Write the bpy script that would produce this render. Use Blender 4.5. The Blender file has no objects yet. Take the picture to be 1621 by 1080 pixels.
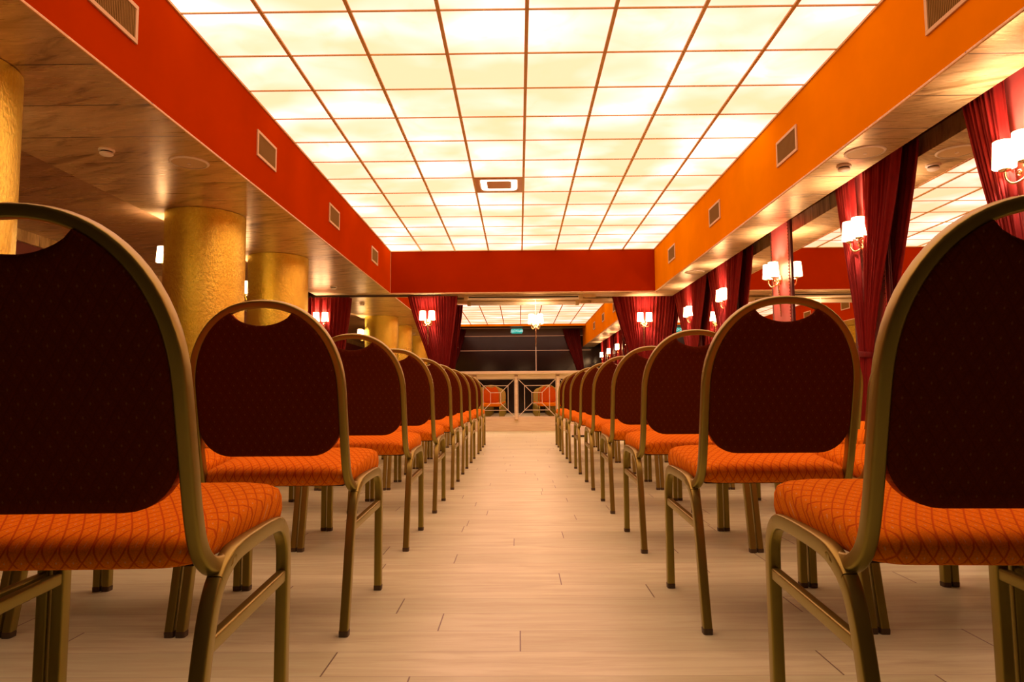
import bpy, math, random
from mathutils import Vector
from mathutils.geometry import tessellate_polygon

S = bpy.context.scene
C = S.collection
random.seed(7)
PI = math.pi

# ------------------------------------------------------------------ camera
EYE = 0.652
PITCH, YAW, ROLL = 0.0790860, -0.00948711, -0.00736795
F_PX = 1095.06
cam_d = bpy.data.cameras.new('camera')
cam = bpy.data.objects.new('camera', cam_d)
C.objects.link(cam)
_fwd = Vector((math.sin(YAW)*math.cos(PITCH), math.cos(YAW)*math.cos(PITCH), math.sin(PITCH)))
_rt0 = Vector((math.cos(YAW), -math.sin(YAW), 0))
_up0 = _rt0.cross(_fwd)
_rt = math.cos(ROLL)*_rt0 + math.sin(ROLL)*_up0
_up = -math.sin(ROLL)*_rt0 + math.cos(ROLL)*_up0
from mathutils import Matrix
_m = Matrix((( _rt.x, _up.x, -_fwd.x, 0), (_rt.y, _up.y, -_fwd.y, 0), (_rt.z, _up.z, -_fwd.z, EYE), (0, 0, 0, 1)))
cam.matrix_world = _m
cam_d.sensor_fit = 'HORIZONTAL'
cam_d.sensor_width = 36.0
cam_d.lens = F_PX/1621*36.0
cam_d.clip_start = 0.02
S.camera = cam

# ------------------------------------------------------------------ world / view
w = bpy.data.worlds.new('world')
S.world = w
w.use_nodes = True
w.node_tree.nodes['Background'].inputs[0].default_value = (0.10, 0.05, 0.02, 1)
w.node_tree.nodes['Background'].inputs[1].default_value = 0.02
S.view_settings.view_transform = 'Standard'
S.view_settings.look = 'None'
S.view_settings.gamma = 1
S.view_settings.use_curve_mapping = False
S.view_settings.exposure = 0.0
S.cycles.use_denoising = True
S.cycles.max_bounces = 10
S.cycles.diffuse_bounces = 5
S.cycles.glossy_bounces = 6
S.cycles.sample_clamp_indirect = 6.0

PANEL_E = 1.2        # strength of the backlit ceiling panels
BULB_W = 28.0          # bulb inside each shade
SHADE_E = 22.0        # strength of the sconce shades

# ------------------------------------------------------------------ material helpers
def mat(name):
    m = bpy.data.materials.new(name)
    m.use_nodes = True
    nt = m.node_tree
    return m, nt, nt.nodes['Principled BSDF']

def simple(name, col, rough=0.5, metal=0.0, spec=0.5, sheen=0.0):
    m, nt, b = mat(name)
    b.inputs['Base Color'].default_value = (*col, 1)
    b.inputs['Roughness'].default_value = rough
    b.inputs['Metallic'].default_value = metal
    b.inputs['Specular IOR Level'].default_value = spec
    if sheen:
        b.inputs['Sheen Weight'].default_value = sheen
        b.inputs['Sheen Tint'].default_value = (*col, 1)
    return m

class NT:
    """small node builder"""
    def __init__(s, nt): s.nt = nt
    def n(s, t, **kw):
        nd = s.nt.nodes.new(t)
        for k, v in kw.items(): setattr(nd, k, v)
        return nd
    def l(s, a, b): s.nt.links.new(a, b)
    def math(s, op, a, b=None, clamp=False):
        nd = s.n('ShaderNodeMath', operation=op, use_clamp=clamp)
        for i, v in enumerate((a, b)):
            if v is None: continue
            if isinstance(v, (int, float)): nd.inputs[i].default_value = v
            else: s.l(v, nd.inputs[i])
        return nd.outputs[0]
    def mix(s, fac, a, b, blend='MIX'):
        nd = s.n('ShaderNodeMix', data_type='RGBA', blend_type=blend)
        for i, v in ((0, fac), (6, a), (7, b)):
            if isinstance(v, (int, float)): nd.inputs[i].default_value = v
            elif isinstance(v, tuple): nd.inputs[i].default_value = (*v, 1)
            else: s.l(v, nd.inputs[i])
        return nd.outputs[2]
    def ramp(s, fac, stops):
        nd = s.n('ShaderNodeValToRGB')
        e = nd.color_ramp.elements
        while len(e) < len(stops): e.new(0.5)
        for el, (p, c) in zip(e, stops):
            el.position = p
            el.color = (*c, 1) if isinstance(c, tuple) else (c, c, c, 1)
        s.l(fac, nd.inputs[0])
        return nd.outputs[0]
    def pos(s, scale=(1, 1, 1), obj=False, loc=(0, 0, 0)):
        mp = s.n('ShaderNodeMapping')
        mp.inputs['Scale'].default_value = scale
        mp.inputs['Location'].default_value = loc
        if obj: s.l(s.n('ShaderNodeTexCoord').outputs['Object'], mp.inputs[0])
        else: s.l(s.n('ShaderNodeNewGeometry').outputs['Position'], mp.inputs[0])
        return mp.outputs[0]
    def noise(s, vec, scale, detail=4, rough=0.5, dist=0.0):
        nd = s.n('ShaderNodeTexNoise')
        nd.inputs['Scale'].default_value = scale
        nd.inputs['Detail'].default_value = detail
        nd.inputs['Roughness'].default_value = rough
        nd.inputs['Distortion'].default_value = dist
        s.l(vec, nd.inputs['Vector'])
        return nd.outputs[0]
    def bump(s, h, bsdf, strength=0.2, dist=0.01):
        nd = s.n('ShaderNodeBump')
        nd.inputs['Strength'].default_value = strength
        nd.inputs['Distance'].default_value = dist
        s.l(h, nd.inputs['Height'])
        s.l(nd.outputs[0], bsdf.inputs['Normal'])

M = {}

def floor_mat():
    m, nt, b = mat('laminate_floor'); N = NT(nt)
    sp = N.n('ShaderNodeSeparateXYZ'); N.l(N.pos(), sp.inputs[0])
    ry = N.math('DIVIDE', N.math('ADD', sp.outputs[1], 0.046), 0.156)
    row = N.math('FLOOR', ry); fy = N.math('FRACT', ry)
    wn = N.n('ShaderNodeTexWhiteNoise', noise_dimensions='1D'); N.l(row, wn.inputs['W'])
    rx = N.math('ADD', N.math('DIVIDE', sp.outputs[0], 1.22), N.math('MULTIPLY', wn.outputs['Value'], 9.0))
    col = N.math('FLOOR', rx); fx = N.math('FRACT', rx)
    wn2 = N.n('ShaderNodeTexWhiteNoise', noise_dimensions='2D')
    cc = N.n('ShaderNodeCombineXYZ'); N.l(row, cc.inputs[0]); N.l(col, cc.inputs[1]); N.l(cc.outputs[0], wn2.inputs['Vector'])
    plank = wn2.outputs['Value']
    ex_ = N.math('LESS_THAN', N.math('MINIMUM', fx, N.math('SUBTRACT', 1.0, fx)), 0.0016)
    ey_ = N.math('LESS_THAN', N.math('MINIMUM', fy, N.math('SUBTRACT', 1.0, fy)), 0.008)
    gap = N.math('MAXIMUM', ex_, N.math('MULTIPLY', ey_, 0.45))
    off = N.n('ShaderNodeVectorMath', operation='ADD')
    comb = N.n('ShaderNodeCombineXYZ')
    N.l(N.math('MULTIPLY', plank, 7.0), comb.inputs[0])
    N.l(N.math('MULTIPLY', plank, 3.0), comb.inputs[2])
    N.l(N.pos((1.6, 14, 1)), off.inputs[0]); N.l(comb.outputs[0], off.inputs[1])
    g = N.noise(off.outputs[0], 1.6, 8, 0.62, 0.6)
    g2 = N.noise(N.pos((3, 60, 1)), 2.0, 5, 0.6)
    base = N.mix(plank, (0.70, 0.82, 0.49), (0.86, 0.98, 0.62))
    c = N.mix(N.ramp(g, [(0.34, 0.75), (0.6, 0.0)]), base, (0.58, 0.62, 0.35))
    c = N.mix(N.ramp(g2, [(0.5, 0.0), (0.75, 0.35)]), c, (0.90, 0.98, 0.68))
    c = N.mix(N.math('MULTIPLY', gap, 0.8), c, (0.10, 0.065, 0.035))
    N.l(c, b.inputs['Base Color'])
    r = N.ramp(g, [(0.3, 0.40), (0.7, 0.28)])
    N.l(r, b.inputs['Roughness'])
    b.inputs['Specular IOR Level'].default_value = 0.75
    N.bump(N.math('SUBTRACT', N.math('MULTIPLY', g, 0.3), gap), b, 0.12, 0.004)
    return m

def soffit_mat(name='gilded_wood_soffit', k=1.0):
    m, nt, b = mat(name); N = NT(nt)
    mp = N.n('ShaderNodeMapping'); mp.inputs['Rotation'].default_value = (0, 0, 0.42)
    N.l(N.n('ShaderNodeNewGeometry').outputs['Position'], mp.inputs[0])
    mp2 = N.n('ShaderNodeMapping'); mp2.inputs['Scale'].default_value = (1.0, 5.0, 1)
    N.l(mp.outputs[0], mp2.inputs[0])
    v = N.noise(mp2.outputs[0], 1.7, 8, 0.62, 1.0)
    v2 = N.noise(N.pos((2.0, 26, 1)), 1.5, 6, 0.65, 0.4)
    blot = N.noise(N.pos((1, 1, 1)), 1.1, 4, 0.5)
    c = N.ramp(v, [(0.34, (0.24, 0.14, 0.04)), (0.46, (0.56, 0.39, 0.16)), (0.7, (0.76, 0.56, 0.27))])
    c = N.mix(N.ramp(v2, [(0.45, 0.0), (0.72, 0.55)]), c, (0.36, 0.21, 0.05))
    c = N.mix(N.ramp(blot, [(0.4, 0.0), (0.7, 0.35)]), c, (0.70, 0.46, 0.18))
    # plank seams across the soffit
    sp = N.n('ShaderNodeSeparateXYZ'); N.l(N.pos(), sp.inputs[0])
    fr = N.math('FRACT', N.math('DIVIDE', N.math('ADD', sp.outputs[1], 0.07), 0.53))
    seam = N.math('LESS_THAN', fr, 0.026)
    brk = N.ramp(N.noise(N.pos((2, 1, 1)), 1.2, 2), [(0.45, 0.0), (0.5, 0.8)])
    c = N.mix(N.math('MULTIPLY', seam, brk), c, (0.05, 0.025, 0.008))
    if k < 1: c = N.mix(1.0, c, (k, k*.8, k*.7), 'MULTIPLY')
    N.l(c, b.inputs['Base Color'])
    b.inputs['Metallic'].default_value = 0.3
    b.inputs['Specular IOR Level'].default_value = 0.8
    N.l(N.ramp(v2, [(0.3, 0.24), (0.8, 0.40)]), b.inputs['Roughness'])
    N.bump(v2, b, 0.25, 0.006)
    return m

def paint_mat(name, col, rough=0.6):
    m, nt, b = mat(name); N = NT(nt)
    n = N.noise(N.pos((1, 1, 1)), 1.3, 5, 0.55)
    dark = tuple(x*0.86 for x in col)
    N.l(N.mix(N.ramp(n, [(0.35, 0.0), (0.7, 1.0)]), col, dark), b.inputs['Base Color'])
    b.inputs['Roughness'].default_value = rough
    b.inputs['Specular IOR Level'].default_value = 0.0
    N.bump(N.noise(N.pos((1, 1, 1)), 160, 2), b, 0.04, 0.002)
    return m

def column_mat():
    m, nt, b = mat('hammered_gold_plaster'); N = NT(nt)
    n = N.noise(N.pos((1, 1, 0.45)), 70, 4, 0.6)
    n2 = N.noise(N.pos((1, 1, 0.4)), 4, 5, 0.6)
    c = N.ramp(n2, [(0.3, (0.94, 0.76, 0.08)), (0.55, (1.0, 0.88, 0.12)), (0.8, (1.0, 0.93, 0.20))])
    c = N.mix(N.ramp(n, [(0.35, 0.35), (0.55, 0.0)]), c, (0.62, 0.34, 0.04))
    N.l(c, b.inputs['Base Color'])
    b.inputs['Metallic'].default_value = 0.75
    b.inputs['Roughness'].default_value = 0.27
    N.bump(n, b, 0.5, 0.01)
    return m

def fabric_mat(name, base, line, seat, dots=0.7):
    m, nt, b = mat(name); N = NT(nt)
    sp = N.n('ShaderNodeSeparateXYZ'); N.l(N.pos(obj=True), sp.inputs[0])
    x = sp.outputs[0]; y = N.math('SUBTRACT', sp.outputs[1], sp.outputs[2]) if seat else sp.outputs[2]
    pit = 0.025
    a = N.math('DIVIDE', N.math('ADD', x, N.math('MULTIPLY', y, 0.62)), pit)
    c_ = N.math('DIVIDE', N.math('SUBTRACT', x, N.math('MULTIPLY', y, 0.62)), pit)
    fa = N.math('ABSOLUTE', N.math('SUBTRACT', N.math('FRACT', a), 0.5))
    fc = N.math('ABSOLUTE', N.math('SUBTRACT', N.math('FRACT', c_), 0.5))
    mx = N.math('MAXIMUM', fa, fc)
    ln = N.ramp(mx, [(0.41, 0.0), (0.47, 1.0)])
    dot = N.ramp(mx, [(0.04, 1.0), (0.09, 0.0)])
    wv = N.noise(N.pos((1, 1, 1), obj=True), 420, 2, 0.5)
    c = N.mix(N.ramp(wv, [(0.35, 0.45), (0.65, 0.0)]), base, tuple(v*0.55 for v in base))
    c = N.mix(N.math('MULTIPLY', ln, 0.85), c, line)
    c = N.mix(N.math('MULTIPLY', dot, dots), c, (0.75, 0.42, 0.16))
    N.l(c, b.inputs['Base Color'])
    b.inputs['Roughness'].default_value = 0.85
    b.inputs['Specular IOR Level'].default_value = 0.04
    b.inputs['Sheen Weight'].default_value = 0.12 if dots > .5 else 0.0
    b.inputs['Sheen Tint'].default_value = (0.9, 0.35, 0.08, 1)
    h = N.math('SUBTRACT', N.math('MULTIPLY', wv, 0.35), ln)
    N.bump(h, b, 0.35, 0.003)
    return m

def panel_mat():
    m, nt, b = mat('backlit_panel'); N = NT(nt)
    nt.nodes.remove(b)
    em = N.n('ShaderNodeEmission')
    v = N.noise(N.pos((1, 1.2, 1)), 1.15, 2, 0.4, 0.2)
    veins = N.noise(N.pos((1, 1, 1)), 2.6, 5, 0.55, 1.2)
    c = N.ramp(v, [(0.38, (0.80, 0.362, 0.20)), (0.48, (0.90, 0.405, 0.275)), (0.57, (1.00, 0.475, 0.365)), (0.68, (1.35, 0.75, 0.58))])
    c = N.mix(N.ramp(veins, [(0.52, 0.0), (0.75, 0.45)]), c, (0.78, 0.35, 0.165))
    N.l(c, em.inputs[0])
    em.inputs[1].default_value = 2.05*PANEL_E
    N.l(em.outputs[0], nt.nodes['Material Output'].inputs[0])
    return m

def emit_mat(name, col, strength):
    m, nt, b = mat(name); N = NT(nt)
    nt.nodes.remove(b)
    em = N.n('ShaderNodeEmission')
    em.inputs[0].default_value = (*col, 1)
    em.inputs[1].default_value = strength
    N.l(em.outputs[0], nt.nodes['Material Output'].inputs[0])
    return m

def velvet_mat(name, col):
    m, nt, b = mat(name); N = NT(nt)
    n = N.noise(N.pos((6, 6, 0.8), obj=True), 5, 5, 0.6)
    N.l(N.mix(N.ramp(n, [(0.3, 0.6), (0.7, 0.0)]), col, tuple(v*0.5 for v in col)), b.inputs['Base Color'])
    b.inputs['Roughness'].default_value = 0.7
    b.inputs['Specular IOR Level'].default_value = 0.25
    b.inputs['Sheen Weight'].default_value = 0.10
    b.inputs['Sheen Roughness'].default_value = 0.4
    b.inputs['Sheen Tint'].default_value = (0.9, 0.15, 0.08, 1)
    N.bump(n, b, 0.15, 0.01)
    return m

def cream_wood_mat():
    m, nt, b = mat('pale_wood'); N = NT(nt)
    g = N.noise(N.pos((1.5, 10, 22)), 1.7, 7, 0.6, 0.6)
    N.l(N.ramp(g, [(0.3, (0.74, 0.60, 0.36)), (0.65, (0.90, 0.80, 0.54))]), b.inputs['Base Color'])
    b.inputs['Roughness'].default_value = 0.45
    return m

def leather_mat():
    m, nt, b = mat('rose_wall_leather'); N = NT(nt)
    n = N.noise(N.pos((1, 1, 0.5)), 3, 4, 0.5)
    N.l(N.mix(n, (0.42, 0.055, 0.04), (0.55, 0.10, 0.07)), b.inputs['Base Color'])
    b.inputs['Roughness'].default_value = 0.38
    N.bump(N.noise(N.pos(), 5, 4, 0.5), b, 0.3, 0.03)
    return m

M['floor'] = floor_mat()
M['soffit'] = soffit_mat()
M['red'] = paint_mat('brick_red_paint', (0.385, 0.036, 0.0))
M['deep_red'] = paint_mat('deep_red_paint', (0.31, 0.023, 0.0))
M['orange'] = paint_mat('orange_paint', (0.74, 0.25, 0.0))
M['column'] = column_mat()
M['seat'] = fabric_mat('orange_seat_fabric', (0.86, 0.25, 0.002), (0.52, 0.08, 0.002), True)
M['back'] = fabric_mat('orange_back_fabric', (0.62, 0.11, 0.006), (0.48, 0.06, 0.004), False)
M['shaded_back'] = fabric_mat('shaded_back_fabric', (0.12, 0.021, 0.003), (0.10, 0.015, 0.003), False, 0.10)  # back fabric darkened to maroon, shade on the rear side put into the colour
M['panel'] = panel_mat()
M['grid'] = simple('bronze_grid', (0.68, 0.48, 0.16), 0.6)
M['gold'] = simple('gold_chair_metal', (0.33, 0.28, 0.055), 0.36, 0.75)
M['rope'] = simple('gold_rope', (0.62, 0.40, 0.14), 0.5, 0.3)
M['cap'] = simple('brown_plastic', (0.075, 0.05, 0.022), 0.5)
M['brass'] = simple('polished_brass', (0.75, 0.55, 0.30), 0.22, 1.0)
M['shade'] = emit_mat('lit_lamp_shade', (1.0, 0.58, 0.28), SHADE_E)
M['mirror'] = simple('mirror_glass', (0.93, 0.91, 0.86), 0.0, 1.0)
M['bronze_mirror'] = simple('bronze_mirror_glass', (0.42, 0.20, 0.09), 0.03, 1.0)
M['steel'] = simple('bright_strip', (0.92, 0.82, 0.66), 0.35, 0.3)
M['velvet'] = velvet_mat('red_velvet', (0.25, 0.008, 0.004))
M['dark_velvet'] = velvet_mat('dark_red_velvet', (0.16, 0.008, 0.006))
M['pale'] = cream_wood_mat()
M['leather'] = leather_mat()
M['dark_leather'] = simple('dark_red_leather', (0.10, 0.010, 0.008), 0.4)
M['white'] = simple('white_plastic', (0.85, 0.76, 0.62), 0.45)
M['vent_frame'] = simple('vent_frame', (0.62, 0.46, 0.22), 0.6, 0, 0.3)
M['slat'] = simple('vent_slat', (0.24, 0.15, 0.03), 0.8, 0, 0.1)
M['dark'] = simple('dark_recess', (0.02, 0.012, 0.006), 0.7)
M['black_gloss'] = simple('black_glass', (0.012, 0.007, 0.005), 0.14, 0.0, 0.4)
M['taupe'] = simple('taupe_panel', (0.12, 0.085, 0.055), 0.3)
M['dark_wood'] = simple('dark_wood', (0.05, 0.02, 0.01), 0.4)
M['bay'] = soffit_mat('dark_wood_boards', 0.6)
M['wall_red'] = simple('dark_red_wall', (0.16, 0.02, 0.012), 0.55)
M['lamp_ring'] = emit_mat('lamp_ring', (1.0, 0.9, 0.72), 2.6)
M['lamp_body'] = simple('lamp_body', (0.62, 0.36, 0.16), 0.4)
M['teal'] = emit_mat('exit_sign_teal', (0.03, 0.42, 0.34), 1.0)
M['exit_white'] = emit_mat('exit_sign_letters', (0.75, 1.0, 0.9), 1.2)

# ------------------------------------------------------------------ mesh helpers
class MB:
    def __init__(s): s.v = []; s.f = []; s.mi = []
    def add(s, vs, fs, mi=0):
        o = len(s.v)
        s.v += [tuple(p) for p in vs]
        s.f += [tuple(o+i for i in f) for f in fs]
        s.mi += [mi]*len(fs)
        return s
    def box(s, x0, x1, y0, y1, z0, z1, mi=0):
        vs = [(x, y, z) for z in (z0, z1) for y in (y0, y1) for x in (x0, x1)]
        return s.add(vs, [(0, 2, 3, 1), (4, 5, 7, 6), (0, 1, 5, 4), (2, 6, 7, 3), (0, 4, 6, 2), (1, 3, 7, 5)], mi)
    def lathe(s, prof, seg=32, c=(0, 0, 0), cap=True, mi=0):
        vs = []; fs = []
        for r, z in prof:
            for k in range(seg):
                a = 2*PI*k/seg
                vs.append((c[0]+r*math.cos(a), c[1]+r*math.sin(a), c[2]+z))
        for i in range(len(prof)-1):
            for k in range(seg):
                k2 = (k+1) % seg
                fs.append((i*seg+k, i*seg+k2, (i+1)*seg+k2, (i+1)*seg+k))
        if cap:
            fs.append(tuple(range(seg-1, -1, -1)))
            fs.append(tuple((len(prof)-1)*seg+k for k in range(seg)))
        return s.add(vs, fs, mi)
    def tube(s, path, sec, ref=(1, 0, 0), closed=False, cap=True, mi=0, scale=None):
        """sweep cross-section sec [(a,b)] : a along the reference axis, b across"""
        path = [Vector(p) for p in path]; ref = Vector(ref); n = len(path); m = len(sec)
        vs = []; fs = []
        for i, p in enumerate(path):
            if closed: t = path[(i+1) % n]-path[i-1]
            else: t = path[min(i+1, n-1)]-path[max(i-1, 0)]
            t.normalize()
            a = ref-t*ref.dot(t)
            if a.length < 1e-5: a = t.orthogonal()
            a.normalize(); b = t.cross(a)
            k = scale[i] if scale else 1
            for u, v in sec: vs.append(p+a*(u*k)+b*(v*k))
        for i in range(n if closed else n-1):
            j = (i+1) % n
            for k in range(m):
                k2 = (k+1) % m
                fs.append((i*m+k, i*m+k2, j*m+k2, j*m+k))
        if cap and not closed:
            fs.append(tuple(range(m-1, -1, -1)))
            fs.append(tuple((n-1)*m+k for k in range(m)))
        return s.add(vs, fs, mi)
    def rings(s, rings, cap=True, mi=0, tri=None):
        m = len(rings[0]); vs = [p for r in rings for p in r]; fs = []
        if tri:        # concave outline: caps triangulated from the flat outline
            t = tessellate_polygon([[Vector((x, z, 0)) for x, z in tri]])
            fs += [tuple(q) for q in t] + [tuple((len(rings)-1)*m+i for i in q) for q in t]
            cap = False
        for i in range(len(rings)-1):
            for k in range(m):
                k2 = (k+1) % m
                fs.append((i*m+k, i*m+k2, (i+1)*m+k2, (i+1)*m+k))
        if cap:
            fs.append(tuple(range(m-1, -1, -1)))
            fs.append(tuple((len(rings)-1)*m+k for k in range(m)))
        return s.add(vs, fs, mi)
    def build(s, name, mats, parent=None, smooth=None, bevel=0, solid=0):
        me = bpy.data.meshes.new(name)
        me.from_pydata([tuple(p) for p in s.v], [], s.f)
        me.update()
        for mm in (mats if isinstance(mats, (list, tuple)) else [mats]): me.materials.append(mm)
        for p, i in zip(me.polygons, s.mi): p.material_index = i
        if smooth is not None:
            for p in me.polygons: p.use_smooth = True
            me.set_sharp_from_angle(angle=math.radians(smooth))
        o = bpy.data.objects.new(name, me)
        C.objects.link(o)
        if parent: o.parent = parent
        if bevel:
            b = o.modifiers.new('bevel', 'BEVEL'); b.width = bevel; b.segments = 2; b.limit_method = 'ANGLE'
        if solid:
            b = o.modifiers.new('solidify', 'SOLIDIFY'); b.thickness = solid; b.offset = 0
        return o

def circ(r, n=10): return [(r*math.cos(2*PI*k/n), r*math.sin(2*PI*k/n)) for k in range(n)]
def rrect(wd, h, r, n=3):
    out = []
    for cx, cy, a0 in ((wd/2-r, h/2-r, 0), (-wd/2+r, h/2-r, PI/2), (-wd/2+r, -h/2+r, PI), (wd/2-r, -h/2+r, 1.5*PI)):
        for k in range(n+1):
            a = a0+PI/2*k/n
            out.append((cx+r*math.cos(a), cy+r*math.sin(a)))
    return out
def catmull(pts, n=6):
    P = [Vector(p) for p in pts]; out = []
    for i in range(len(P)-1):
        p0 = P[max(i-1, 0)]; p1 = P[i]; p2 = P[i+1]; p3 = P[min(i+2, len(P)-1)]
        for k in range(n):
            t = k/n
            out.append(0.5*((2*p1)+(p2-p0)*t+(2*p0-5*p1+4*p2-p3)*t*t+(-p0+3*p1-3*p2+p3)*t**3))
    out.append(P[-1]); return out

def tag(o, label=None, cat=None, group=None, kind=None):
    if label: o['label'] = label
    if cat: o['category'] = cat
    if group: o['group'] = group
    if kind: o['kind'] = kind
    return o
def empty(name, loc, rz=0.0):
    o = bpy.data.objects.new(name, None)
    o.empty_display_size = 0.1
    C.objects.link(o); o.location = loc; o.rotation_euler = (0, 0, rz)
    return o
def copy_tree(o, parent=None):
    c = o.copy(); C.objects.link(c)
    if parent: c.parent = parent
    for ch in list(o.children): copy_tree(ch, c)
    return c
def struct(mb, name, m, **kw):
    o = mb.build(name, m, **kw); o['kind'] = 'structure'; return o
ORD = ['first', 'second', 'third', 'fourth', 'fifth', 'sixth', 'seventh', 'eighth', 'ninth', 'tenth', 'eleventh',
       'twelfth', 'thirteenth', 'fourteenth', 'fifteenth', 'sixteenth', 'seventeenth', 'eighteenth', 'nineteenth', 'twentieth']

# ------------------------------------------------------------------ room dimensions
XL, XR = -2.282, 2.441          # inner faces of the two long beams
YF, YB = 12.224, 0.878          # far beam face, rear end of the lit ceiling
ZC, ZS = 3.257, 2.487           # lit ceiling, soffit underside
WL, WR = -5.60, 3.00            # side wall planes
SL, SR = -3.66, 2.87            # soffit outer edges
YM = 12.95                      # far wall plane
YW = -0.32                      # wall behind the camera
YR = 12.42                      # face of the nearer far wall on the left
XE = -1.40                      # where that nearer wall ends, behind the left curtain
SLOT = 12.82                    # far soffit edge

struct(MB().box(WL-0.15, WR+0.15, YW-0.1, YM+0.15, -0.12, 0.0), 'floor', M['floor'])
struct(MB().box(WL-0.15, WL-0.012, YW-0.1, YM+0.15, 0, 3.5), 'wall_left', M['wall_red'])
struct(MB().box(WR+0.012, WR+0.15, YW-0.1, YM+0.15, 0, 3.5), 'wall_right', M['wall_red'])
struct(MB().box(WL-0.15, WR+0.15, YM+0.012, YM+0.15, 0, 3.5), 'wall_back', M['wall_red'])
struct(MB().box(WL, XE, YR+.012, YM, 0, 2.455), 'wall_back_left', M['wall_red'])
struct(MB().box(WL, XE, YR-.02, YM, 2.455, ZS), 'trim_13', M['dark_wood'])
rear = MB()
rear.box(WL-0.15, WR+0.15, YW-0.1, YW, 0, 3.5)
struct(rear, 'wall_front', M['black_gloss'])
# ceiling: slab above + exposed grid bars (the surface pattern of the lit ceiling)
cb = MB().box(WL-0.15, WR+0.15, YW-0.1, YM+0.15, 3.40, 3.5, 1)
X0, Y0 = -2.325, 4.4778
xs = [XL]+[X0+.6*i for i in range(1, 8)]+[XR]
ys = [YB]+[Y0+.6*j for j in range(-5, 13)]+[YF]
for x in xs[1:-1]: cb.box(x-.0125, x+.0125, YB, YF, ZC-.012, ZC+.03)
for i in range(8):
    for y in ys[1:-1]: cb.box(xs[i]+.0125, xs[i+1]-.0125, y-.006, y+.006, ZC-.008, ZC+.03)
struct(cb, 'ceiling', [M['grid'], M['dark']])

def fascia(name, x0, x1, y0, y1, z0, z1, m, **kw):
    return struct(MB().box(x0, x1, y0, y1, z0, z1), name, m, **kw)
# soffit slabs (underside = gilded boards, inner vertical faces painted)
ZBAY = 2.555
sL = MB().box(SL, XL-.03, YW, SLOT, ZS, ZS+.15).box(XL-.03, XL, YW, SLOT, ZS, ZS+.012)
struct(sL, 'ceiling_left', M['soffit'])
sR = MB().box(XR+.03, SR, YW, SLOT, ZS, ZS+.15).box(XR, XR+.03, YW, SLOT, ZS, ZS+.012)
struct(sR, 'ceiling_right', M['soffit'])
sF = MB().box(XL, XR, YF+.03, SLOT, ZS, ZS+.15).box(XL, XR, YF, YF+.03, ZS, ZS+.012)
struct(sF, 'ceiling_back', M['soffit'])
slot = MB().box(SR, WR+.012, YW, YM, 2.66, 2.70).box(SL, SR, SLOT, YM, 2.66, 2.70)
struct(slot, 'ceiling_slot', M['dark_wood'])
struct(MB().box(WL, SL, YW, YR, ZBAY, ZBAY+.1), 'ceiling_bay', M['bay'])
struct(MB().box(WL-.012, WL+.03, YW, YM, ZBAY-.13, ZBAY), 'trim_12', M['soffit'])
fascia('wall_left_beam', XL-.03, XL, YW, YF+.03, ZS+.012, 3.40, M['red'])
fascia('wall_right_beam', XR, XR+.03, YW, YF+.03, ZS+.012, 3.40, M['orange'])
fascia('wall_back_beam', XL, XR, YF, YF+.03, ZS+.012, 3.40, M['deep_red'])
# rear end of the lit ceiling, over the camera
fascia('ceiling_front', XL, XR, YW, YB-.03, 3.24, 3.40, M['dark_wood'])
fascia('trim_1', XL, XR, YB-.03, YB, 3.178, 3.40, M['orange'])

def rope(name, p0, p1):
    """thin twisted gold cord along a beam edge"""
    p0 = Vector(p0); p1 = Vector(p1); L = (p1-p0).length; n = int(L/0.02)
    mb = MB(); d = (p1-p0).normalized()
    path = [p0+d*(L*i/n) for i in range(n+1)]
    sc = [1.0+0.22*(i % 2) for i in range(n+1)]
    mb.tube(path, circ(0.0065, 6), (0, 0, 1), scale=sc)
    return struct(mb, name, M['rope'])
rope('trim_2', (XL+.004, YW, ZS-.006), (XL+.004, YF, ZS-.006))
rope('trim_3', (XR-.004, YW, ZS-.006), (XR-.004, YF, ZS-.006))
rope('trim_4', (XL, YF-.004, ZS-.006), (XR, YF-.004, ZS-.006))
t = MB().box(XL, XL+.012, YB, YF, ZC-.014, ZC+.03).box(XR-.012, XR, YB, YF, ZC-.014, ZC+.03).box(XL, XR, YF-.012, YF, ZC-.014, ZC+.03)
struct(t, 'trim_5', M['grid'])
struct(MB().box(XL, XL+.007, YF-.007, YF, ZS, ZC-.014), 'trim_6', M['rope'])
# dark wall behind the camera: light trims, taupe band, glass
struct(MB().box(XL-.3, XR+.3, YW, YW+.012, 2.925, 3.215), 'trim_7', M['taupe'])
for k, z in enumerate((3.215, 2.915, 2.365)):
    struct(MB().box(XL-.3, XR+.3, YW, YW+.02, z-.010, z+.010), 'trim_%d' % (8+k), M['steel'])

# ------------------------------------------------------------------ lit ceiling panels
LAMP = (3, 6)     # column 3, between Y0+.6*6 and Y0+.6*7
nrow = len(ys)-1
for i in range(8):
    for j in range(nrow):
        if i == 3 and abs(ys[j]-(Y0+3.6)) < 0.01: continue
        x0, x1 = xs[i]+.0135, xs[i+1]-.0135
        y0, y1 = ys[j]+.007, ys[j+1]-.007
        mb = MB(); mb.box(x0-xs[i], x1-xs[i], y0-ys[j], y1-ys[j], 0.0, 0.012, 1)
        mb.mi[0] = 0
        o = mb.build('backlit_panel', [M['panel'], M['dark']])
        o.location = (xs[i], ys[j], ZC)
        r = nrow-1-j
        col = ['leftmost', 'second from left', 'third from left', 'left of the two middle', 'right of the two middle',
               'third from right', 'second from right', 'rightmost'][i]
        tag(o, 'backlit cream ceiling panel, %s column, %s row from far red beam' % (col, ORD[r]), 'light panel',
            'backlit ceiling panels')
lampY = Y0+3.6
lt = empty('ceiling_lamp', (xs[3]+.3, lampY+.3, ZC))
tag(lt, 'square recessed ceiling lamp with bright ring, set among the backlit panels', 'ceiling lamp')
fr = MB()
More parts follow.
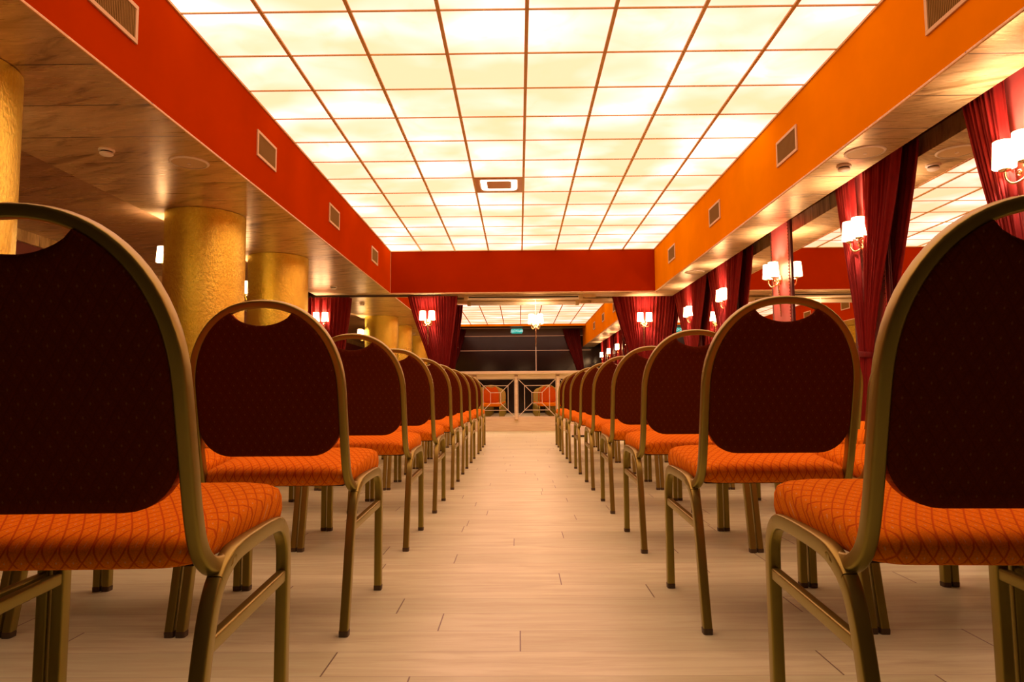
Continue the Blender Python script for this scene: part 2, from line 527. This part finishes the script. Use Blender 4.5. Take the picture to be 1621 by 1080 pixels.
for a in ((-.288, .288, -.288, -.235), (-.288, .288, .235, .288), (-.288, -.235, -.235, .235), (.235, .288, -.235, .235)):
    fr.box(*a, -.012, .012)
fr.build('frame', M['lamp_body'], lt)
def rsq(h, r, z, n=5): return [(x, y, z) for x, y in rrect(2*h, 2*h, r, n)]
dg = MB(); dg.rings([rsq(.225, .07, 0.0), rsq(.22, .07, -.008), rsq(.15, .04, -.004), rsq(.15, .04, .01)], cap=False)
dg.build('diffuser_ring', M['lamp_ring'], lt)
lv = MB(); lv.rings([rsq(.148, .03, .012), rsq(.148, .03, -.004), rsq(.13, .03, -.008)])
lv.build('center_plate', M['lamp_body'], lt)
MB().box(-.235, .235, -.235, .235, .012, .02).build('housing', M['lamp_body'], lt)

# ------------------------------------------------------------------ vents on the beams
def vent(loc, rz, label):
    """face looks along local +x, width along y"""
    r = empty('air_vent', loc, rz); tag(r, label, 'air vent', 'air vents along the beams')
    a, h, b = .235, .118, .026
    MB().box(.000, .003, -a+b, a-b, -h+b, h-b).build('backing', M['dark'], r)
    f = MB()
    f.box(0, .012, -a, a, -h, -h+b).box(0, .012, -a, a, h-b, h).box(0, .012, -a, -a+b, -h+b, h-b).box(0, .012, a-b, a, -h+b, h-b)
    f.build('frame', M['vent_frame'], r, bevel=.002)
    s = MB(); n = 26
    for k in range(n):
        y = -a+b+(k+.5)*(2*a-2*b)/n
        s.box(.003, .009, y-.0042, y+.0042, -h+b, h-b)
    s.build('slats', M['slat'], r)
    sc = MB()
    for yy in (-a+.013, a-.013):
        for zz in (-h+.013, h-.013): sc.lathe([(.004, 0), (.004, .001)], 8, (0, 0, 0))
    return r
for k, y in enumerate((3.74, 6.12, 8.43, 10.84)):
    nm = ['nearest', 'second', 'third', 'farthest'][k]
    vent((XL, y, 2.887), 0, '%s air vent from the camera on the red left beam' % nm)
    vent((XR, y, 2.880), PI, '%s air vent from the camera on the orange right beam' % nm)

# ------------------------------------------------------------------ soffit fittings
def speaker(x, y, label):
    r = empty('ceiling_speaker', (x, y, ZS)); tag(r, label, 'ceiling speaker')
    MB().lathe([(.128, 0), (.146, 0), (.146, -.006), (.140, -.011), (.128, -.012)], 40, cap=False).build('rim', M['white'], r, smooth=40)
    MB().lathe([(.128, -.001), (.128, -.009), (.09, -.012), (.02, -.013)], 40).build('grille', M['vent_frame'], r, smooth=40)
    MB().lathe([(.014, -.012), (.014, -.017), (.008, -.019)], 16).build('badge', M['white'], r, smooth=40)
def smoke(x, y, label):
    r = empty('smoke_detector', (x, y, ZS)); tag(r, label, 'smoke detector')
    MB().lathe([(.055, 0), (.056, -.012), (.052, -.016)], 28).build('base', M['white'], r, smooth=40)
    MB().lathe([(.040, -.016), (.040, -.026)], 28).build('vent_ring', M['dark'], r, smooth=40)
    MB().lathe([(.046, -.026), (.047, -.036), (.036, -.045), (.012, -.047)], 28).build('cover', M['white'], r, smooth=40)
speaker(2.652, 5.17, 'round ceiling speaker on the right soffit, large, nearer the camera')
speaker(2.655, 10.3, 'round ceiling speaker on the right soffit, farther, near the end of the beam')
speaker(-2.555, 5.24, 'round ceiling speaker on the left wooden soffit beside the red beam')
smoke(2.641, 5.49, 'small white smoke detector on the right soffit beside a speaker')
smoke(-3.03, 4.95, 'small white smoke detector on the left soffit, nearer the camera')
smoke(-3.07, 11.37, 'small white smoke detector on the left soffit, near the far wall')

# ------------------------------------------------------------------ columns
for y, lb in ((3.62, 'thick gold column at the left edge, nearest the camera'),
              (6.86, 'thick gold column, middle one of the three on the left'),
              (8.98, 'thick gold column, farthest of the three on the left')):
    o = MB().lathe([(.381, 0), (.381, ZS-.004)], 72).build('column', M['column'], smooth=40)
    o.location = (-3.155, y, 0)
    tag(o, lb, 'column')

# ------------------------------------------------------------------ chairs
def arch_top(n=2.2, a=.209, b=.245, z0=.665, k=16):
    """right half + left half of the back frame arch in (x,z)"""
    out = []
    for i in range(2*k+1):
        t = PI*i/(2*k)
        c, s = math.cos(t), math.sin(t)
        out.append((a*math.copysign(abs(c)**(2/n), c), z0+b*abs(s)**(2/n)))
    return out
def lean(z): return .062-(z-.43)*.255
def make_chair():
    r = empty('banquet_chair', (0, 0, 0))
    tag(r, 'orange banquet chair', 'chair', 'banquet chairs in rows')
    sec = rrect(.024, .029, .004)
    for sx in (-1, 1):
        x = sx*.2235
        # inverted-U side frame: rear leg, top rail, front leg
        pts = [(x, 0.0, .012), (x, .018, .085), (x, .037, .171), (x, .058, .262), (x, .078, .325), (x, .105, .366), (x, .150, .391),
               (x, .20, .400), (x, .29, .404), (x, .375, .404), (x, .416, .396), (x, .444, .372), (x, .457, .335), (x, .458, .25),
               (x, .457, .14), (x, .456, .012)]
        sm = catmull(pts, 4)
        iA = 5*4; iB = 10*4
        for part, nm in ((sm[:iA+1], 'leg'), (sm[iA:iB+1], 'side_rail'), (sm[iB:], 'leg')):
            o = MB().tube(part, sec, (1, 0, 0)).build(nm, M['gold'], r, smooth=50)
            if nm == 'leg':
                y = part[0].y if part[0].z < .1 else part[-1].y
                MB().rings([[(x+a, y+b, z) for a, b in rrect(.0265*k, .0315*k, .006)] for k, z in ((.96, 0), (1, .012), (.95, .016))]).build('foot_cap', M['cap'], o)
        st = [(x, .066, .278), (x, .26, .284), (x, .457, .290)]
        MB().tube(st, rrect(.018, .024, .004), (1, 0, 0)).build('stretcher', M['gold'], r, smooth=50)
    # curved back frame
    arch = arch_top()
    L = [(.222, .158, .391), (.220, .128, .387), (.215, .094, .396), (.210, .070, .426), (.209, lean(.48), .48), (.209, lean(.56), .56)]
    right = catmull(L, 5)
    mid = [Vector((a, lean(z), z)) for a, z in arch]
    left = [Vector((-p.x, p.y, p.z)) for p in reversed(right)]
    path = right+mid+left
    # reference keeps the flat of the tube across the back
    MB().tube(path, rrect(.028, .022, .005), (0, 1, .2)).build('back_frame', M['gold'], r, smooth=50)
    # backrest cushion: outline in (x,z) with the hand-hold notch
    inset = .0095
    out = []
    k = 22
    for i in range(2*k+1):
        t = PI*i/(2*k)
        c, s = math.cos(t), math.sin(t)
        x = (.209-inset)*math.copysign(abs(c)**(2/2.2), c); z = .665+(.245-inset)*abs(s)**(2/2.2)
        out.append((x, z))
    zc = .883
    rightp = [p for p in out if p[0] > 0 and p[1] <= zc]
    leftp = [p for p in out if p[0] < 0 and p[1] <= zc]
    nx = .0855
    notch = []
    for i in range(0, 15):
        u = -1+2*i/14
        notch.append((-u*nx, zc-.034*(1-u*u)**.75))
    bott = []
    rc = .085
    xw = .209-inset
    for i in range(9):
        a = PI+PI/2*i/8
        bott.append((-xw+rc+rc*math.cos(a), .485+rc+rc*math.sin(a)))
    for i in range(9):
        a = 1.5*PI+PI/2*i/8
        bott.append((xw-rc+rc*math.cos(a), .485+rc+rc*math.sin(a)))
    outl = rightp+notch+leftp+bott
    cx, cz = 0, .68
    def ring(k, n):   # shrink inward a little and offset along the back normal
        rr = []
        m = len(outl)
        for i, (x, z) in enumerate(outl):
            a = outl[i-1]; b = outl[(i+1) % m]
            tx, tz = b[0]-a[0], b[1]-a[1]; ll = math.hypot(tx, tz) or 1
            nxn, nzn = -tz/ll, tx/ll
            xx, zz = x+nxn*k, z+nzn*k
            bow = .012*(1-(xx/.2)**2)
            rr.append((xx, lean(zz)+n-bow*0.6, zz))
        return rr
    prof = [(.006, -.0105), (.002, -.0100), (.0005, -.008), (0, 0), (.001, .016), (.005, .026), (.013, .031), (.022, .034)]
    bk = MB().rings([ring(a, b) for a, b in prof], tri=outl)
    bk.build('backrest', M['back'], r, smooth=50)
    MB().rings([ring(a, b) for a, b in ((-.0003, -.0085), (.001, -.0125), (.005, -.0160), (.014, -.0180), (.024, -.0188))], tri=outl).build('shaded_back', M['shaded_back'], r, smooth=50)  # added rear layer, its dark colour stands for the shade behind the backrest
    # seat cushion
    def so(x, y, z, e):
        """rounded seat outline, wider at the front"""
        pts = []
        for px, py in rrect(2*x, 2*y, e, 7):
            wd = 1.0+.05*(py/.22)
            yy = .258+py*.925
            pts.append((px*wd, yy, z+.085*(yy-.05)*min(1, max(0, (z-.400)/.03))))
        return pts
    st = []
    for x, y, z, e in ((.195, .20, .399, .05), (.210, .217, .399, .055), (.218, .225, .404, .06), (.221, .228, .414, .06), (.220, .227, .425, .06),
                       (.215, .222, .434, .058), (.205, .212, .441, .055), (.185, .192, .447, .05), (.15, .155, .451, .05),
                       (.09, .09, .454, .04), (.03, .03, .455, .015)):
        st.append(so(x, y, z, e))
    MB().rings(st).build('seat', M['seat'], r, smooth=60)
    pl = MB().box(-.19, .19, .10, .42, .392, .408)
    pl.build('seat_board', M['dark'], r)
    return r

rowsL = [.985, 1.948, 2.985, 3.935, 4.905, 5.845, 6.825, 7.855, 8.88]
rowsR = [.985, 1.955, 2.925, 3.885, 4.83, 5.80, 6.755, 7.745, 8.78]
exL = [v+.006 for v in (-.470, -.484, -.484, -.478, -.472, -.474, -.472, -.462, -.464)]
exR = [v-.006 for v in (.502, .510, .513, .512, .505, .502, .488, .480, .492)]
proto = make_chair()
first = True
NSIDE = 4
for side, rows, ex in ((-1, rowsL, exL), (1, rowsR, exR)):
    for i, y in enumerate(rows):
        for k in range(NSIDE):
            o = proto if first else copy_tree(proto)
            first = False
            x = ex[i]+side*(.2295+.478*k+(.02 if i == 0 and k else 0))
            jx = random.uniform(-.0005, .0005) if k else 0
            jy = random.uniform(-.008, .008) if k else 0
            o.location = (x+jx, y+jy, 0)
            o.rotation_euler = (0, 0, math.radians((2.2 if side < 0 else -1.8) if i == 0 and k == 0 else 0.1*(i % 3-1)))
            rw = 'row nearest the camera' if i == 0 else ('row farthest from camera' if i == 8 else '%s row from camera' % ORD[i])
            seat = 'beside the aisle' if k == 0 else '%s seat from aisle' % ORD[k]
            o['label'] = 'orange banquet chair %s of aisle, %s, %s' % ('left' if side < 0 else 'right', rw, seat)
            o['category'] = 'chair'
            o['group'] = 'banquet chairs in rows'

# ------------------------------------------------------------------ mirrors, pilasters, curtains, sconces
def wall_frame(wall):
    """maps (s along the wall, d out of the wall, z) to world"""
    if wall == 'right': return lambda s, d, z: (WR-d, s, z)
    if wall == 'column': return lambda s, d, z: (-3.536-d, s, z)
    if wall == 'left': return lambda s, d, z: (WL+d, s, z)
    if wall == 'back': return lambda s, d, z: (s, YM-d, z)
    if wall == 'return': return lambda s, d, z: (s, YR-d, z)
    return lambda s, d, z: (s, YW+d, z)
def wbox(wall, s0, s1, d0, d1, z0, z1, name, m, parent=None, **kw):
    f = wall_frame(wall)
    a = f(s0, d0, z0); b = f(s1, d1, z1)
    mb = MB().box(min(a[0], b[0]), max(a[0], b[0]), min(a[1], b[1]), max(a[1], b[1]), z0, z1)
    return mb.build(name, m, parent, **kw)

def mirror(wall, s0, s1, z0, z1, label, m='mirror'):
    o = wbox(wall, s0, s1, -.012, 0, z0, z1, 'mirror_panel', M[m])
    return tag(o, label, 'mirror', 'mirrors on the walls')

def pilaster(wall, s, hw, label):
    f = wall_frame(wall)
    r = empty('leather_panel', f(s, 0, 0)); tag(r, label, 'wall panel', 'leather wall panels behind the sconces')
    ox, oy, oz = r.location
    def sub(mb, name, m, **kw):
        mb.v = [(x-ox, y-oy, z-oz) for x, y, z in mb.v]
        return mb.build(name, m, r, **kw)
    def bx(s0, s1, d0, d1, z0, z1):
        a = f(s0, d0, z0); b = f(s1, d1, z1)
        return MB().box(min(a[0], b[0]), max(a[0], b[0]), min(a[1], b[1]), max(a[1], b[1]), z0, z1)
    sub(bx(s-hw+.05, s+hw-.05, 0, .018, .1 if wall != 'back' else 1.12, 2.64), 'padding', M['leather'], bevel=.008)
    for q in (-1, 1):
        sub(bx(s+q*hw-.05*(q > 0), s+q*hw+.05*(q < 0), 0, .014, .1 if wall != 'back' else 1.12, 2.64), 'edge_strip', M['dark_leather'], bevel=.004)
    st = MB()
    z = .2 if wall != 'back' else 1.2
    while z < 2.6:
        for q in (-1, 1):
            p = f(s+q*(hw-.058), .020, z)
            st.lathe([(.0055, -.0055), (.0055, .0055)], 6, p)
        z += .035
    o = sub(st, 'stud_row', M['brass'])
    o['kind'] = 'stuff'
    return r

def sconce(wall, s, label, z=2.0, d0=.02):
    f = wall_frame(wall)
    base = f(s, 0, z)
    r = empty('wall_sconce', base); tag(r, label, 'wall sconce', 'double wall sconces')
    ox, oy, oz = base
    def P(ss, d, zz):
        p = f(s+ss, d, z+zz); return (p[0]-ox, p[1]-oy, p[2]-oz)
    axis = Vector(P(0, 1, 0))-Vector(P(0, 0, 0))
    # backplate (oval) and tapering stem
    bp = MB(); n = 24
    rings = []
    for k, d in ((1, d0), (1, d0+.008), (.7, d0+.016), (.3, d0+.022)):
        rings.append([P(.032*k*math.cos(2*PI*i/n), d, -.10+.055*k*math.sin(2*PI*i/n)) for i in range(n)])
    bp.rings(rings); bp.build('backplate', M['brass'], r, smooth=50)
    stp = [P(0, d0+.018, -.10), P(0, d0+.022, -.2), P(0, d0+.016, -.33), P(0, d0+.012, -.46), P(0, d0+.012, -.52)]
    MB().tube(catmull(stp, 4), circ(.016, 10), axis, scale=[1-.75*i/16 for i in range(17)]).build('stem', M['brass'], r, smooth=50)
    for q in (-1, 1):
        arm = [P(0, d0+.02, -.11), P(q*.022, d0+.05, -.158), P(q*.055, d0+.085, -.172), P(q*.078, d0+.105, -.138), P(q*.080, d0+.11, -.09)]
        MB().tube(catmull(arm, 7), circ(.0075, 8), axis).build('arm', M['brass'], r, smooth=50)
        scr = []
        for i in range(22):
            a = i/21*2.6*PI
            rr = .024*(1-.75*i/21)
            scr.append(P(q*(.036+rr*math.cos(a)), d0+.055, -.118+rr*math.sin(a)))
        MB().tube(scr, circ(.0045, 6), axis).build('scroll', M['brass'], r, smooth=50)
        c = P(q*.080, d0+.11, 0)
        MB().lathe([(.006, -.098), (.026, -.092), (.034, -.082), (.012, -.076), (.009, -.05)], 16, c).build('bobeche', M['brass'], r, smooth=50)
        sh = MB().lathe([(.060, -.072), (.062, -.070), (.052, .086), (.050, .088), (.050, .084), (.058, -.068)], 28, c, cap=False)
        sh.build('lamp_shade', M['shade'], r, smooth=40)
        ld = bpy.data.lights.new('bulb', 'POINT'); ld.energy = BULB_W; ld.color = (1.0, .68, .56); ld.shadow_soft_size = .025
        lo = bpy.data.objects.new('bulb', ld); C.objects.link(lo); lo.parent = r; lo.location = (c[0], c[1], c[2]+.02)
    return r

def curtain(wall, halves, ztie, label, d=.075, ztop=2.60, zbot=.03, m='velvet', amp=.026):
    """one curtain: halves = [(top0, top1, tie0, tie1, folds)], gathered by one tie-back"""
    f = wall_frame(wall)
    t0 = min(h[2] for h in halves); t1 = max(h[3] for h in halves)
    o0 = f((t0+t1)/2, 0, 0)
    r = empty('curtain', (o0[0], o0[1], 0)); tag(r, label, 'curtain', 'red velvet curtains')
    for top0, top1, tie0, tie1, folds in halves:
        seed = random.uniform(0, 6)
        nu, nv1, nv2 = folds*10, 30, 14
        c = (tie0+tie1)/2; fl0, fl1 = c+(tie0-c)*1.25, c+(tie1-c)*1.25
        vs = []
        for j in range(nv1+nv2+1):
            if j <= nv1:
                t = j/nv1; z = ztop+(ztie-ztop)*t
                g = t*t*(3-2*t)*.35+t*.65
                s0 = top0+(tie0-top0)*g; s1 = top1+(tie1-top1)*g
                A = amp*(1-.45*t)
            else:
                t = (j-nv1)/nv2; z = ztie+(zbot-ztie)*t
                g = math.sin(min(1, t*2.2)*PI/2)
                s0 = tie0+(fl0-tie0)*g; s1 = tie1+(fl1-tie1)*g
                A = amp*(.55+.35*g)
            for i in range(nu+1):
                u = i/nu
                ph = 2*PI*folds*u+seed+.9*math.sin(5*u+seed)+.25*math.sin(3.1*z+7*u)
                ss = s0+(s1-s0)*u + .25*((s1-s0)/folds)*math.sin(ph+1.2)
                dd = max(.024, d+A*math.sin(ph)+A*.35*math.sin(2.3*ph+seed))
                p = f(ss, dd, z); vs.append((p[0]-o0[0], p[1]-o0[1], p[2]))
        nr = nu+1
        fs = [(j*nr+i, j*nr+i+1, (j+1)*nr+i+1, (j+1)*nr+i) for j in range(nv1+nv2) for i in range(nu)]
        MB().add(vs, fs).build('drape', M[m], r, smooth=180, solid=.004)
    hw = (t1-t0)/2+.012; c = (t0+t1)/2
    path = []
    for i in range(28):
        a = 2*PI*i/28
        p = f(c+hw*math.cos(a), d+.042*math.sin(a)+.004, ztie+.01*math.cos(a))
        path.append((p[0]-o0[0], p[1]-o0[1], p[2]))
    MB().tube(path, rrect(.045, .010, .004, 2), (0, 0, 1), closed=True).build('tieback', M['dark_velvet'], r, smooth=50)
    return r

# right wall: mirrors between leather pilasters
RY = [2.02, 3.93, 5.84, 7.80, 9.70, 11.64]
PH = .30
names = ['beside the camera', 'nearest in view', 'second in view', 'third in view', 'fourth in view', 'last before the far corner']
edges = [YW]+[v for y in RY for v in (y-PH, y+PH)]+[YM]
for k in range(0, len(edges), 2):
    mirror('right', edges[k], edges[k+1], .12, 2.66, 'tall mirror on the right wall, %s from the camera' % ORD[k//2])
for k, y in enumerate(RY):
    pilaster('right', y, PH, 'rose leather wall panel on the right wall, %s' % names[k])
    sconce('right', y, 'lit double wall sconce on the right wall, %s' % names[k], 2.04)
struct(MB().box(WR-.014, WR+.012, YW, YM, 0, .12), 'baseboard_right', M['dark_wood'])
for k, (hw0, hw1, zt, gap) in {0: (.5, .55, 1.0, .15), 1: (.5, .5, .98, .15), 2: (.66, .40, .98, .10), 4: (.75, .88, 1.0, .03), 5: (.90, 1.22, 1.0, .03)}.items():
    y = RY[k]
    curtain('right', [(y-hw0, y-gap, y-.09, y-.005, 9), (y+gap, y+hw1, y+.005, y+.09, 9)], zt,
            'tied-back red velvet curtain on the right wall around the sconce %s' % names[k])

# sconces on the wall side of the gold columns
for k, y in enumerate((3.78, 6.98, 9.11)):
    sconce('column', y, 'lit double wall sconce on the hidden side of the %s gold column' % ('nearest', 'middle', 'farthest')[k], 2.10, -.04)
struct(MB().box(WL-.012, WL+.014, YW, YM, 0, .12), 'baseboard_left', M['dark_wood'])

# far wall: ledge, mirrored dado, mirrors and curtains above
BX = [-3.55, -1.62, .325, 2.335]
mirror('return', WL, XE, .10, 2.455, 'mirror on the nearer far wall, behind the farthest column')
mirror('back', XE+.004, BX[2]-.004, 1.11, 2.66, 'mirror on the far wall above the ledge, left of the middle sconce')
mm = mirror('back', BX[2]+.004, BX[3]-.3, 1.11, 2.66, 'mirror on the far wall above the ledge, right of the middle sconce')
mirror('back', BX[3]+.3, WR, 1.11, 2.66, 'narrow mirror on the far wall in the right corner')
# the middle seam: bright edge strip
struct(MB().box(BX[2]-.006, BX[2]+.006, YM-.006, YM+.012, 1.11, 2.66), 'trim_11', M['steel'])
SN = ['leftmost, behind the columns', 'on the left curtain', 'in the middle over the mirror seam', 'on the right curtain']
for k, x in enumerate(BX):
    sconce('back' if k > 1 else 'return', x, 'lit double wall sconce on the far wall, %s' % SN[k], 2.08, (.0, .10, .0, .10)[k])
curtain('return', [(-1.985, -1.58, -1.56, -1.42, 8), (-1.58, -1.085, -1.415, -1.25, 9)], 1.10, 'tied-back red velvet curtain on the far wall behind the left sconce', ztop=2.45, d=.085)
curtain('back', [(1.78, 2.34, 2.12, 2.30, 9), (2.34, 2.97, 2.305, 2.78, 10)], 1.16, 'tied-back red velvet curtain on the far wall in the right corner', zbot=1.115, d=.085)
curtain('return', [(-3.80, -3.05, -3.72, -3.20, 11)], 1.1, 'red velvet curtain on the nearer far wall behind the farthest column', ztop=2.45)
# curtains flanking the dark glass behind the camera (seen in the far mirror)
curtain('front', [(-2.42, -1.98, -2.75, -2.55, 8)], 1.2, 'dark velvet curtain beside black glass, left in the far mirror', d=.11, ztop=3.17, m='dark_velvet')
curtain('front', [(1.66, 2.30, 2.30, 2.50, 8)], 1.2, 'dark velvet curtain beside black glass, right in the far mirror', d=.11, ztop=3.17, m='dark_velvet')

# ledge and mirrored dado
ZP, ZT = .255, .972
led = empty('stage_ledge', (0, YM, 0)); tag(led, 'pale wooden ledge running along the far wall above the mirrored panels', 'ledge')
def rel(mb, o):
    mb.v = [(x-o.location.x, y-o.location.y, z-o.location.z) for x, y, z in mb.v]; return mb
rel(MB().box(XE+.004, WR, YM-.16, YM, 1.055, 1.108), led).build('top', M['pale'], led, bevel=.006)
rel(MB().box(XE+.004, WR, YM-.05, YM, ZT, 1.055), led).build('apron', M['pale'], led, bevel=.004)
pli = empty('stage_plinth', (0, YM, 0)); tag(pli, 'pale wooden stepped plinth along the floor below the mirrored panels', 'plinth')
rel(MB().box(XE+.004, WR, YM-.035, YM, .20, ZP), pli).build('upper_step', M['pale'], pli, bevel=.004)
rel(MB().box(XE+.004, WR, YM-.06, YM, 0.0, .20), pli).build('lower_step', M['pale'], pli, bevel=.004)
posts = [-.05+.772*k for k in range(-1, 4)]
for k, x in enumerate(posts):
    o = MB().box(-.025, .025, -.03, 0, -.40, .40).build('dado_post', M['pale'], bevel=.004)
    o.location = (x, YM-.062, .614)
    tp = MB()
    for zz in (-.408, .408): tp.box(-.032, .032, -.036, -.002, zz-.008, zz+.008)
    tp.build('bracket', M['brass'], o)
    tag(o, 'pale upright post between mirrored panels, %s from the left' % ORD[k], 'post', 'posts between the mirrored panels')
def bar(mb, a, b, wdt=.012):
    a = Vector((a[0], -.012, a[1])); b = Vector((b[0], -.012, b[1]))
    mb.tube([a, b], rrect(wdt, wdt*.8, .002, 1), (0, 1, 0))
for k in range(len(posts)-1):
    x0, x1 = posts[k]+.025, posts[k+1]-.025
    cx = (x0+x1)/2; hw = (x1-x0)/2; hh = (ZT-ZP)/2; cz = (ZT+ZP)/2
    r = empty('mirrored_panel', (cx, YM, cz))
    tag(r, 'mirrored dado panel with square web of bright strips, %s from the left' % ORD[k], 'mirrored panel', 'mirrored panels under the ledge')
    MB().box(-hw, hw, -.006, .010, -hh, hh).build('glass', M['mirror'], r)
    def sq(h1, h2, nm):
        mb = MB(); c = [(-h1, -h2), (h1, -h2), (h1, h2), (-h1, h2)]
        for i in range(4): bar(mb, c[i], c[(i+1) % 4])
        mb.build(nm, M['steel'], r)
    sq(hw-.008, hh-.008, 'outer_frame')
    sq(.232, .228, 'middle_frame')
    sq(.095, .098, 'inner_frame')
    for sx in (-1, 1):
        for sz in (-1, 1):
            mb = MB(); bar(mb, (sx*(hw-.008), sz*(hh-.008)), (sx*.095, sz*.098), .014)
            mb.build('diagonal_strip', M['steel'], r)

# small white box on the floor beyond the right-hand chairs
wb = empty('floor_box', (.93, 11.0, 0)); tag(wb, 'small white box with dark base on the floor beyond the right hand chairs', 'box')
MB().box(-.11, .11, -.09, .09, .03, .19).build('body', M['white'], wb, bevel=.006)
MB().box(-.10, .10, -.08, .08, 0, .03).build('base', M['dark'], wb)

# ------------------------------------------------------------------ projection screen housing
sc = empty('screen_casing', (.095, 12.55, ZS)); tag(sc, 'long white projection screen casing under the far beam', 'projection screen')
MB().tube([(-1.05, 0, -.042), (1.05, 0, -.042)], rrect(.075, .080, .02, 4), (0, 0, 1)).build('casing', M['white'], sc, smooth=50)
MB().box(-1.0, 1.0, -.044, -.036, -.052, -.030).build('slot', M['dark'], sc)
for q in (-1, 1):
    MB().box(q*1.05-.035, q*1.05+.035, -.048, .045, -.086, 0).build('end_cap', M['vent_frame'], sc, bevel=.006)
MB().box(1.12, 1.32, -.03, .03, -.05, 0).build('bracket', M['soffit'], sc, bevel=.004)

# ------------------------------------------------------------------ exit sign behind the camera (read in the far mirror)
ex = empty('exit_sign', (-.06, YW+.02, 3.10)); tag(ex, 'small lit teal exit sign on the dark wall, seen in the far mirror', 'sign')
MB().box(-.20, .20, 0, .03, -.09, .09).build('light_box', M['teal'], ex)
fc = bpy.data.curves.new('lettering', 'FONT'); fc.body = 'ВЫХОД'; fc.size = .125; fc.align_x = 'CENTER'; fc.align_y = 'CENTER'; fc.extrude = .001
fo = bpy.data.objects.new('lettering', fc); C.objects.link(fo)
dg_ = bpy.context.evaluated_depsgraph_get()
me = bpy.data.meshes.new_from_object(fo.evaluated_get(dg_))
bpy.data.objects.remove(fo)
tx = bpy.data.objects.new('lettering', me); C.objects.link(tx)
me.materials.clear(); me.materials.append(M['exit_white'])
tx.parent = ex; tx.location = (0, .0325, 0); tx.rotation_euler = (PI/2, 0, PI)
